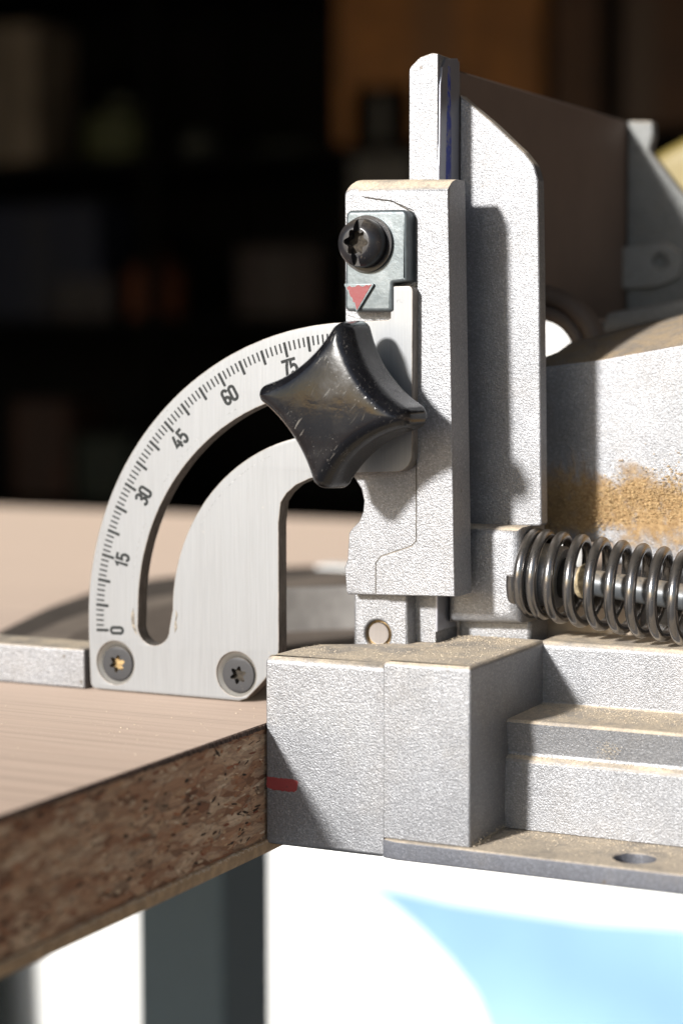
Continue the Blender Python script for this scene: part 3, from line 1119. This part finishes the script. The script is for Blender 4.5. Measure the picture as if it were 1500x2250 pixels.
# boss that carries the spring, with its foot
bs = XZ([(1003, 1152), (1150, 1158), (1150, 1368), (1003, 1366)], 20)
bs[0] = (post_m + .6, bs[0][1])
bs[-1] = (post_m + .6, bs[-1][1])
bm = NB()
prism(bm, [bs], bev(16.8, 36, 3.0, 6))
obj('boss', bm, M['silver'], fence, smooth=60)
ft = XZ([(1003, 1355), (1165, 1360), (1165, 1420), (1003, 1420)], 24)
ft[0] = (post_m + .6, ft[0][1])
ft[-1] = (post_m + .6, ft[-1][1])
bm = NB()
prism(bm, [fillet(ft, [0, 1.2, 0, 0], 4)], bev(24, 36, 1.2, 3))
obj('boss_foot', bm, M['silver'], fence, smooth=60)
# hinge knuckle below the bracket with its pin
kn = XZ([(777, 1300), (893, 1300), (896, 1425), (777, 1425)], 8)
hp = XZ([(829, 1394)], 8)[0]
bm = NB()
prism(bm, [fillet(kn, [.8, .8, .4, .4], 4), circle(hp[0], hp[1], 3.25, 32)], bev(8, 20, 0.55, 3))
obj('knuckle', bm, M['silver'], fence, smooth=50)
bm = NB()
lathe(bm, [(2.15, 8.9), (2.45, 8.85), (2.5, 9.2), (2.5, 19)], (hp[0] - .1, 0, hp[1] + .1), n=32)
obj('pin', bm, brushed('pin_steel', (0.25, 0.225, 0.21), 0.45, 0.4), fence, smooth=40)
bm = NB()
lathe(bm, [(3.3, 9.8), (2.4, 9.8)], (hp[0], 0, hp[1]), n=32, cap0=False, cap1=False)
obj('pin_bore', bm, M['socket_dust'], fence)
bm = NB()
ftt = XZ([(906, 1385), (960, 1388), (950, 1418), (908, 1420)], 12.6)
prism(bm, [fillet(ftt, .6, 3)], bev(12.8, 18, .4, 2))
obj('post_toe', bm, M['silver'], fence, smooth=45)

# ------------------------------------------------------------------ cast saw base: block, rail, ledges, base plate
base = thing('saw_base', 'silver cast saw base with square end block and stepped rail', 'saw base', (-150, 5, -26))
ZT = 15.0
xl_, xs, xr2 = -199.35, -171.15, -151.35
plan_b = [(xl_, YB), (xs, YB), (xs, 24), (-179, 24), (-184, 8), (-197.2, 0.5), (xl_, -9.0)]
bm = NB()
prism(bm, [fillet(plan_b, [.5, 0, 0, 0, 2, 1.5, 2], 4)], [(1.7, ZT), (1.0, ZT - .12), (.45, ZT - .55), (.12, ZT - 1.1), (0, ZT - 1.8), (0, -25.5), (0.3, -26.2), (.8, -26.5)], axis='z')
obj('end_cap', bm, M['silver'], base, smooth=55)
bm = NB()
plan_c = [(xs + .03, YB - .2), (xr2, YB - .2), (xr2, 24), (xs + .03, 24)]
prism(bm, [fillet(plan_c, [.25, .55, 0, 0], 4)], [(1.3, ZT + .75), (.6, ZT + .62), (.18, ZT + .15), (0, ZT - .4), (0, -21.9), (.3, -22.15)], axis='z')
obj('end_block', bm, M['silver'], base, smooth=55)
XR = -60
bm = NB()
sec = [(22, 15.6), (22, 1.5), (0.2, 1.5), (-.4, .9), (0.6, -5.6), (0.4, -6.3), (-.6, -6.9), (-1.0, -7.6), (-1.4, -22.0), (40, -22.0), (40, 15.6)]
sec = fillet(sec, [1.6, .6, .8, 0, .4, .4, .4, .4, 0, 0, 0], 4)
prism(bm, [sec], [(0, xr2 - .5), (0, XR)], axis='x')
obj('rail', bm, M['silver'], base, smooth=50)
bm = NB()
bp = [(-171.0, -21.3), (-168, -22.1), (XR, -22.1), (XR, 45), (-171.0, 45)]
hole = circle(-118.2, -13.6, 4.3, 36)
prism(bm, [bp, hole], bev(-22.25, -26.4, 0.45, 2), axis='z')
obj('base_plate', bm, M['grey_plate'], base, smooth=45)
bm = NB()
rm = XZ([(583, 1706), (640, 1712), (652, 1716), (650, 1734), (643, 1740), (600, 1736), (583, 1730)], YB)
rm = [(a + .35, b) for a, b in rm]
rr_ = []
for q in range(len(rm)):
    a_, b_ = Vector(rm[q]), Vector(rm[(q + 1) % len(rm)])
    n_ = max(1, int((b_ - a_).length / .22))
    for k in range(n_):
        d_ = a_.lerp(b_, k / n_)
        rr_.append((d_.x + rnd.uniform(-.09, .09), d_.y + rnd.uniform(-.12, .12)))
prism(bm, [rr_], [(0.05, YB - .035), (0, YB - .01), (0, YB + .5)])
obj('red_mark', bm, M['red_dark'], base)

# ------------------------------------------------------------------ spring and rod
spr = thing('compression_spring', 'dark oiled steel coil spring dusted with fine sawdust', 'spring', (-140, 25, 29))
ax0, ax1 = Vector((-156.0, 25, 30.8)), Vector((-124.6, 25, 27.4))
axd = (ax1 - ax0).normalized()
sidev = Vector((0, 1, 0))
upv = sidev.cross(axd) * -1
upv = axd.cross(sidev) * -1 if upv.z < 0 else upv
xs_px = [1123, 1138, 1166, 1203, 1248, 1293, 1339, 1385, 1432, 1478, 1525, 1572, 1620]
along = [(P(x, 1262 + (x - 1123) * .1, Y=25 - 9.2)[0] + 156.0) for x in xs_px]
pts = []
ns = 40
for k in range((len(along) - 1) * ns + 1):
    i, f = divmod(k, ns)
    f /= ns
    s = along[i] + (along[min(i + 1, len(along) - 1)] - along[i]) * f
    a = 2 * math.pi * f + math.pi
    rr = 9.05 + .25 * min(1, i / 4)
    pts.append(tuple(ax0 + axd * s + sidev * (rr * math.cos(a)) + upv * (rr * math.sin(a))))
bm = NB()
tube(bm, pts, 1.25, 14)
obj('coil', bm, M['spring'], spr, smooth=80)
rod = thing('plunger_rod', 'grey steel rod running through the middle of the coil spring', 'rod', (-130, 25, 28))
ra = lambda s: tuple(ax0 + axd * s)
xs2 = [(P(x, 1275, Y=25)[0] + 156) for x in (1150, 1238, 1272, 1304, 1600)]
bm = NB()
tube(bm, [ra(-6), ra(xs2[1] - .6), ra(xs2[1])], [7.1, 7.1, 6.6], 40)
obj('guide_plug', bm, M['silver_smooth'], rod, smooth=40)
bm = NB()
tube(bm, [ra(xs2[1] - 2), ra(70)], 2.95, 32)
obj('rod_shaft', bm, M['rod'], rod, smooth=40)
bm = NB()
tube(bm, [ra(xs2[2]), ra(xs2[2] + .7), ra(xs2[3] - .7), ra(xs2[3])], [3.3, 3.9, 3.9, 3.2], 32)
obj('collar', bm, simple('dusty_felt_collar', (0.36, 0.29, 0.18), 0.95, scale=900, var=.4, bump=.6), rod, smooth=40)
bm = NB()
tube(bm, [ra(xs2[1] - .3), ra(xs2[1] + 1.4)], 4.6, 32)
obj('gap_disc', bm, M['dark_hole'], rod, smooth=40)  # solid dark disc: shade of the gap round the rod put into colour

# ------------------------------------------------------------------ motor housing behind the spring
hous = thing('motor_housing', 'silver cast motor housing caked with orange sawdust along its foot', 'motor housing', (-120, 80, 20))
ho = XZ([(1150, 1192), (1150, 808), (1320, 788), (1500, 755), (1700, 718), (1700, 1400), (1402, 1392), (1396, 1246), (1352, 1240), (1342, 1192)], 46)
bm = NB()
prism(bm, [fillet(ho, [1, 1, 0, 0, 0, 2, 1, .5, .5, .5], 4)], [(0.9, 46), (.35, 46.15), (0, 46.8), (0, 47.2)], cap1=False)
top = [(ho[i][0], ho[i][1]) for i in (1, 2, 3, 4)]
back = XZ([(1150, 800), (1205, 783), (1250, 753), (1330, 733), (1500, 688), (1700, 640)], 76)
obj('front_shell', bm, M['housing'], hous, smooth=45)
bm = NB()
fr = [(-166, ho[1][1] + .1), (ho[2][0], ho[2][1] + .1), (ho[3][0], ho[3][1] + .1), (ho[4][0], ho[4][1] + .1)]
bk = [(-170, back[1][1] - 1), (back[2][0], back[2][1]), (back[3][0], back[3][1]), (back[4][0], back[4][1]), (back[5][0], back[5][1])]
A0 = [(x, 47.0, z - .2) for x, z in fr]
B0 = [(bk[0][0], 76, bk[0][1]), (bk[1][0], 76, bk[1][1]), (bk[2][0], 76, bk[2][1]), (bk[4][0], 76, bk[4][1])]
rows = []
for j in range(9):
    t = j / 8
    rows.append([tuple(Vector(a).lerp(Vector(b), t) + Vector((0, 0, 1.2 * math.sin(math.pi * t)))) for a, b in zip(A0, B0)])
rows.append([(x, 130, z - 25) for x, y, z in rows[-1]])
rows.append([(x, 130, 26) for x, y, z in rows[-1]])
loft(bm, rows, False, False, closed=False)
obj('top_shell', bm, M['housing'], hous, smooth=60)

# ------------------------------------------------------------------ curved guard seen between gusset and housing
gd = thing('curved_guard', 'brown ring shaped blade guard between the fence and the housing', 'guard', (-165, 80, 60))
gc = P(1180, 792, Y=84)
bm = NB()
for rm_, rt in ((16.6, 2.7), (12.4, 2.2)):
    n1, n2 = 56, 12
    prof = [(rm_ + rt * math.cos(2 * math.pi * j / n2), rt * 1.3 * math.sin(2 * math.pi * j / n2)) for j in range(n2)]
    rings = [[(gc[0] + r * math.cos(2 * math.pi * i / n1), gc[1] + y, gc[2] + r * math.sin(2 * math.pi * i / n1)) for r, y in prof] for i in range(n1 + 1)]
    loft(bm, rings, False, False)
obj('guard_ring', bm, M['ring'], gd, smooth=80)

# ------------------------------------------------------------------ cast bar and turntable on the bench
bq = XZ([(1166, 1326), (1394, 1322)], 41)
winsert = thing('wood_insert', 'pale wood batten added behind the cast rail to catch sun under the coil spring', 'insert', (-145, 43, 0))  # pale wood block added to catch sun where the bench behind looks lit
bm = NB()
box(bm, bq[0][0], bq[1][0], 41, 45.8, -20, bq[0][1], .5)
obj('insert_body', bm, simple('pale_insert_wood', (0.62, 0.52, 0.42), 0.7, scale=60), winsert, smooth=40)
bar = thing('cast_bar', 'low pale cast bar lying on the bench left of the scale plate', 'bar', (-300, 5, 0))
bm = NB()
prism(bm, [fillet([(-420, -.4), (-259.6, -.4), (-259.6, 13), (-420, 13)], [0, .5, .5, 0], 4)], bev(9.7, 0.05, .6, 3), axis='z')
obj('bar_body', bm, M['silver'], bar, smooth=50)
tt = thing('turntable', 'dark brown round turntable plate lying on the bench behind the scale', 'turntable', (-300, 150, 0))
o1 = [(-300, 15), (-318, 35), (-333, 67), (-351, 116), (-363, 160), (-365, 205), (-352, 246), (-318, 290), (-260, 310), (-180, 300), (-150, 240), (-150, 110), (-190, 64), (-230, 30)]
bm = NB()
prism(bm, [fillet(o1, 25, 6)], [(0.6, 1.6), (0, 1.2), (0, 0.05)], axis='z')
obj('rim', bm, M['turn_dark'], tt, smooth=40)
o2 = [(-298, 22), (-312, 43), (-326, 90), (-333, 125), (-328, 170), (-318, 215), (-300, 255), (-260, 285), (-190, 280), (-160, 230), (-160, 115), (-195, 70), (-232, 36)]
bm = NB()
prism(bm, [fillet(o2, 22, 6)], [(0.4, 2.6), (0, 2.2), (0, 1.5)], axis='z')
obj('groove_ring', bm, M['turn_mid'], tt, smooth=40)
o3 = [(-290, 30), (-303, 60), (-313, 100), (-313, 135), (-304, 175), (-292, 215), (-270, 245), (-200, 262), (-172, 220), (-172, 120), (-200, 76), (-236, 44)]
bm = NB()
prism(bm, [fillet(o3, 20, 6)], [(0.4, 3.6), (0, 3.2), (0, 2.5)], axis='z')
obj('centre_plate', bm, M['turn_in'], tt, smooth=40)
bm = NB()
lipc = (-215, 60)
loops_o = [(-262, 66), (-256, 80), (-247, 92), (-236, 103), (-222, 110), (-205, 113)]
loops_i = [(-203, 116.5), (-223, 113.5), (-238, 106), (-249.5, 94.5), (-259, 81.5), (-265, 66)]
prism(bm, [loops_o + loops_i], [(0.3, 15.5), (0, 15.1), (0, 3.4)], axis='z')
obj('curved_lip', bm, M['turn_lip'], tt, smooth=40)
bm = NB()
q0, q1 = P(690, 1286, Y=262), P(690, 1252, Y=262)
box(bm, float(q0[0]), float(q0[0]) + 34, 262, 275, 2.4, float(q1[2]), 1.2)
obj('stop_block', bm, M['white'], tt, smooth=40)

# ------------------------------------------------------------------ things under and behind the bench
bdrop = thing('white_backdrop', 'white panelled cabinet added to stand bright in sunlight under the bench', 'backdrop', (-1100, 1700, FLOOR))  # white box added upright, so sun blows it out where floor would stay darker
bm = NB()
box(bm, -2300, -250, 1500, 2000, FLOOR, -150, 8, 3)
obj('backdrop_box', bm, M['white'], bdrop, smooth=40)
bm = NB()
outl = [(-700, -1000), (740, -1000), (0, 0)]
# sheeting hung over the cabinet front: its left edge sweeps down to the right
edge = XZ([(600, 1905), (730, 1930), (830, 1970), (902, 2032), (975, 2110), (1030, 2185), (1062, 2260), (1080, 2360), (1085, 2500)], 1488)
topl = XZ([(600, 1905), (880, 1945), (1000, 1972), (1150, 1992), (1300, 2012), (1500, 2024), (1700, 2040)], 1488)
nx, nz_ = 44, 30
x0, x1 = topl[0][0], topl[-1][0]
grid = []
for i in range(nx + 1):
    row = []
    for j in range(nz_ + 1):
        zt = None
        u = i / nx
        zlow = -640
        tz_ = topl[0][1] + (topl[-1][1] - topl[0][1]) * u
        z = tz_ + (zlow - tz_) * (j / nz_)
        # left boundary at this height
        xl0 = np.interp(-z, [-q[1] for q in edge], [q[0] for q in edge])
        x = xl0 + (x1 - xl0) * u
        tz2 = np.interp(x, [q[0] for q in topl], [q[1] for q in topl])
        z = tz2 + (zlow - tz2) * (j / nz_)
        d = 9 * math.sin(x * .006 + z * .022) + 3 * math.sin(z * .02 + 1.0)
        row.append((x, 1484 + d, z))
    grid.append(row)
bm = NB()
fv = [[bm.verts.new(p) for p in r] for r in grid]
bv = [[bm.verts.new((p[0], p[1] + 1.5, p[2])) for p in r] for r in grid]
for i in range(nx):
    for j in range(nz_):
        bm.faces.new((fv[i][j], fv[i + 1][j], fv[i + 1][j + 1], fv[i][j + 1]))
        bm.faces.new((bv[i][j], bv[i][j + 1], bv[i + 1][j + 1], bv[i + 1][j]))
for i in range(nx):
    for j in (0, nz_):
        bm.faces.new((fv[i][j], bv[i][j], bv[i + 1][j], fv[i + 1][j]))
for j in range(nz_):
    for i in (0, nx):
        bm.faces.new((fv[i][j], fv[i][j + 1], bv[i][j + 1], bv[i][j]))
obj('hanging_sheet', bm, M['blue_cloth'], None, loc=(x1, 1484, -640), smooth=80, label='pale blue sheet hanging over the white cabinet front below the base plate', cat='sheet')
bn = P(-72, 2200, Y=1448)
binn = thing('waste_bin', 'dark green grey bin under the bench at the lower left corner', 'bin', (bn[0], 1448, FLOOR))
bm = NB()
lathe(bm, [(60, 0), (62, 3), (50, 380), (40, 560), (37, 560), (47, 380), (58, 6)], (bn[0], 1448, FLOOR), axis='z', n=40)
obj('bin_body', bm, M['bin'], binn, smooth=50)

yc = XZ([(1420, 345), (1520, 290), (1700, 290), (1700, 800), (1420, 800)], 330)
ycase = thing('yellow_case', 'yellow plastic case standing on the bench behind the fence', 'case', (yc[0][0] + 40, 340, 0))
bm = NB()
prism(bm, [fillet([(a, max(b, 0.2)) for a, b in yc], [8, 8, 4, 4, 4], 5)], bev(330, 400, 5, 3))
obj('case_body', bm, M['yellow'], ycase, smooth=50)
wb = XZ([(1170, 700), (1285, 700), (1285, 800), (1170, 800)], 300)
wbt = thing('white_tub', 'small white tub glimpsed through the gap above the housing', 'tub', ((wb[0][0] + wb[1][0]) / 2, 310, 0))
bm = NB()
cxw, rw = (wb[0][0] + wb[1][0]) / 2, (wb[1][0] - wb[0][0]) / 2
lathe(bm, [(rw * .9, 0.2), (rw, 4), (rw, wb[0][1] - 3), (rw * .96, wb[0][1])], (cxw, 310, 0), axis='z', n=40)
obj('tub_body', bm, M['white'], wbt, smooth=50)

# ------------------------------------------------------------------ dim shelves at the back of the garage
YS = 3300
shelf = thing('shelf_unit', 'dark shelf unit along the back wall crowded with dim goods', 'shelf', (-1900, YS + 200, FLOOR))
rows_z = [float(P(100, y, Y=YS)[2]) for y in (1100, 700, 350, -60)]
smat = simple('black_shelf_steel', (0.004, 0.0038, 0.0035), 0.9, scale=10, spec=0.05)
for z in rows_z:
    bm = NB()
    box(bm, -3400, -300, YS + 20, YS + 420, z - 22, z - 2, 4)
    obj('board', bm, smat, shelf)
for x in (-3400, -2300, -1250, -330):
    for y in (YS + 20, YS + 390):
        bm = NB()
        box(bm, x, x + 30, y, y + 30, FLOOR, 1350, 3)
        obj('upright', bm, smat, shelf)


def shelf_item(name, label, cat, px0, px1, ytop, row, col, shape='box', depth=160):
    z0 = rows_z[row]
    a, b = P(px0, ytop, Y=YS + 60), P(px1, ytop, Y=YS + 60)
    x0_, x1_, zt_ = float(a[0]), float(b[0]), float(a[2])
    z0 = z0 - 2
    o = thing(name, label, cat, ((x0_ + x1_) / 2, YS + 60 + depth / 2, z0))
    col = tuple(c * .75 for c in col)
    mt = simple(name + '_finish', col, 0.75, scale=12, var=.25)
    bm_ = NB()
    w_ = x1_ - x0_
    h_ = zt_ - z0
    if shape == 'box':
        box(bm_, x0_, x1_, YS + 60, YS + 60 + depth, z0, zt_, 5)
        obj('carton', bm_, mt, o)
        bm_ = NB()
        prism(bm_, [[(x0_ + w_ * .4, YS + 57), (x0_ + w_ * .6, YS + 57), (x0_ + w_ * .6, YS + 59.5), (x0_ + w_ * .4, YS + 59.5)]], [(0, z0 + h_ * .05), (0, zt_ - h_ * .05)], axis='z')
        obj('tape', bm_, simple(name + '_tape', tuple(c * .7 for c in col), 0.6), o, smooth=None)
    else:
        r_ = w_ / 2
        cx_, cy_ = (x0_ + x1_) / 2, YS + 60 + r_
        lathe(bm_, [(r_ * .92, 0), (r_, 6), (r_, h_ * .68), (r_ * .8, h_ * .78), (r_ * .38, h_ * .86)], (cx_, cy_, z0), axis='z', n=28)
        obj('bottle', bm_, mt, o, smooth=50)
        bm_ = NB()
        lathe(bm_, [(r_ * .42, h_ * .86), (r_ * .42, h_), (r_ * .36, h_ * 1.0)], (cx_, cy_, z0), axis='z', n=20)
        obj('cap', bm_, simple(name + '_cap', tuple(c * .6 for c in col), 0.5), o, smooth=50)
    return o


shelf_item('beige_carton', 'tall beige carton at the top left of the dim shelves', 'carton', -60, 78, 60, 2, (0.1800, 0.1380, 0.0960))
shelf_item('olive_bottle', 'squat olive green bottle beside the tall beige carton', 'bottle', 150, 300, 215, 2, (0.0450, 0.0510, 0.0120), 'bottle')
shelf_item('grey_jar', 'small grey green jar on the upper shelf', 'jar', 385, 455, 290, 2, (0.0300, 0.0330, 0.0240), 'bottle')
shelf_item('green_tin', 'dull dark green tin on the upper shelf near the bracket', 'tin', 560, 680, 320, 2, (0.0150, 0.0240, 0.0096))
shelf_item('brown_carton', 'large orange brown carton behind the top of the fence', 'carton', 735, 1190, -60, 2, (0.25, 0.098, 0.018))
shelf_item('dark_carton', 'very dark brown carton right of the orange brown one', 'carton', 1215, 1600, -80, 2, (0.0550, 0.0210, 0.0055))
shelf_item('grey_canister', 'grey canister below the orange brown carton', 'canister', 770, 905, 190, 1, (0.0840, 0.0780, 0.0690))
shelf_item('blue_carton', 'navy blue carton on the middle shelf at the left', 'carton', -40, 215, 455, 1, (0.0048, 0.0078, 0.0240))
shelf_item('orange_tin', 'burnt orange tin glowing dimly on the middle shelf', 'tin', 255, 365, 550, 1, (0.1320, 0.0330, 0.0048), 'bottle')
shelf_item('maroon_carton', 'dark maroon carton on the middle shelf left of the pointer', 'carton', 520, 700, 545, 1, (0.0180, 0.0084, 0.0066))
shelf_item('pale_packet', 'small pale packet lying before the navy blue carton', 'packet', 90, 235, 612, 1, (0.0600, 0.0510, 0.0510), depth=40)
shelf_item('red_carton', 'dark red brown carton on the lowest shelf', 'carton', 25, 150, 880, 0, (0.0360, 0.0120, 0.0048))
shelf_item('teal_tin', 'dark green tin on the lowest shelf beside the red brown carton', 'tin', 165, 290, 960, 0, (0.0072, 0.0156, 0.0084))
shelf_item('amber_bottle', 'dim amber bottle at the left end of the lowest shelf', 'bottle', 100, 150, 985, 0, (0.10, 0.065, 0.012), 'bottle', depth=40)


# ------------------------------------------------------------------ sawdust
def grains(name, label, pick, n, s0, s1, mat, seed):
    r = random.Random(seed)
    bm = NB()
    for i in range(n):
        p = pick(r)
        if p is None:
            continue
        s = r.uniform(s0, s1) * (r.random() ** 2 * .9 + .35)
        e = r.uniform(1, 2.2)
        vs = []
        th = r.uniform(0, 6.28)
        for a in range(4):
            q = (s * e * math.cos(th + a * 1.57 + r.uniform(-.4, .4)), s * math.sin(th + a * 1.57 + r.uniform(-.4, .4)), s * r.uniform(-.3, .3))
            vs.append(bm.verts.new((p[0] + q[0], p[1] + q[1], p[2] + q[2])))
        t = bm.verts.new((p[0] + r.uniform(-.2, .2) * s, p[1] - .5 * s, p[2] + s * .9))
        b = bm.verts.new((p[0], p[1] + .3 * s, p[2] - s * .6))
        for k in range(4):
            bm.faces.new((vs[k], vs[(k + 1) % 4], t))
            bm.faces.new((vs[(k + 1) % 4], vs[k], b))
    me = obj(name, bm, mat, None, loc=(-150, 5, 0), smooth=None, label=label, cat='sawdust', kind='stuff')
    return me


def pick_base(r):
    u = r.random()
    if r.random() < .05:                       # stray specks on the bench top
        x, y = -200 - abs(r.gauss(0, 45)), r.uniform(-75, -1)
        return (x, y, .05)
    if u < .26:                                # block top
        x, y = r.uniform(-198, -152.5), r.uniform(-19, 22)
        if x < xs and y > 0 and x < -186:
            return None
        return (x, y, (ZT if x < xs else ZT + .75))
    if u < .56:                                # ledge
        x = r.uniform(xr2, -100)
        y = 22 - abs(r.gauss(0, 8))
        return (x, y, 1.55) if y > .4 else None
    if u < .64:                                # step below
        x = r.uniform(xr2, -100)
        return (x, r.uniform(-.6, .4), -6.2 + r.gauss(0, .25))
    if u < .86:                                # base plate
        x, y = r.uniform(xr2 + .3, -100), -1.5 - abs(r.gauss(0, 8))
        if y < -21.6 or math.hypot(x + 118.2, y + 13.6) < 4.4:
            return None
        return (x, y, -22.2)
    if u < .92:                                # inner corner of the block
        return (xr2 + abs(r.gauss(0, .7)), r.uniform(-20, -1), -22.1 + abs(r.gauss(0, .5)))
    if u < .955:                               # tuft stuck on the rail face
        q = XZ([(1335 + r.gauss(0, 14), 1650 + r.gauss(0, 11))], -.4)[0]
        return (q[0], .1 - abs(r.gauss(0, .9)), q[1])
    q = r.uniform(-171, -155)
    return (q, r.uniform(14, 22), ZT + .9)


grains('sawdust', 'pale sawdust lying on the block, ledges and base plate', pick_base, 7000, .05, .15, M['sawdust'], 3)


def pick_house(r):
    x = r.uniform(1196, 1515)
    mid = 1120 - max(0, (x - 1330)) * .10 - (18 if 1330 < x else 0)
    y = mid + r.gauss(0, 30)
    if x < 1340 and y < 1040 or y > 1188 or (x > 1370 and y > 1150):
        return None
    q = XZ([(x, y)], 46)[0]
    return (q[0], 46.1 - abs(r.gauss(0, .5)), q[1])


grains('housing_sawdust', 'orange sawdust clinging to the lower front of the motor housing', pick_house, 7000, .08, .26, M['sawdust_orange'], 5)
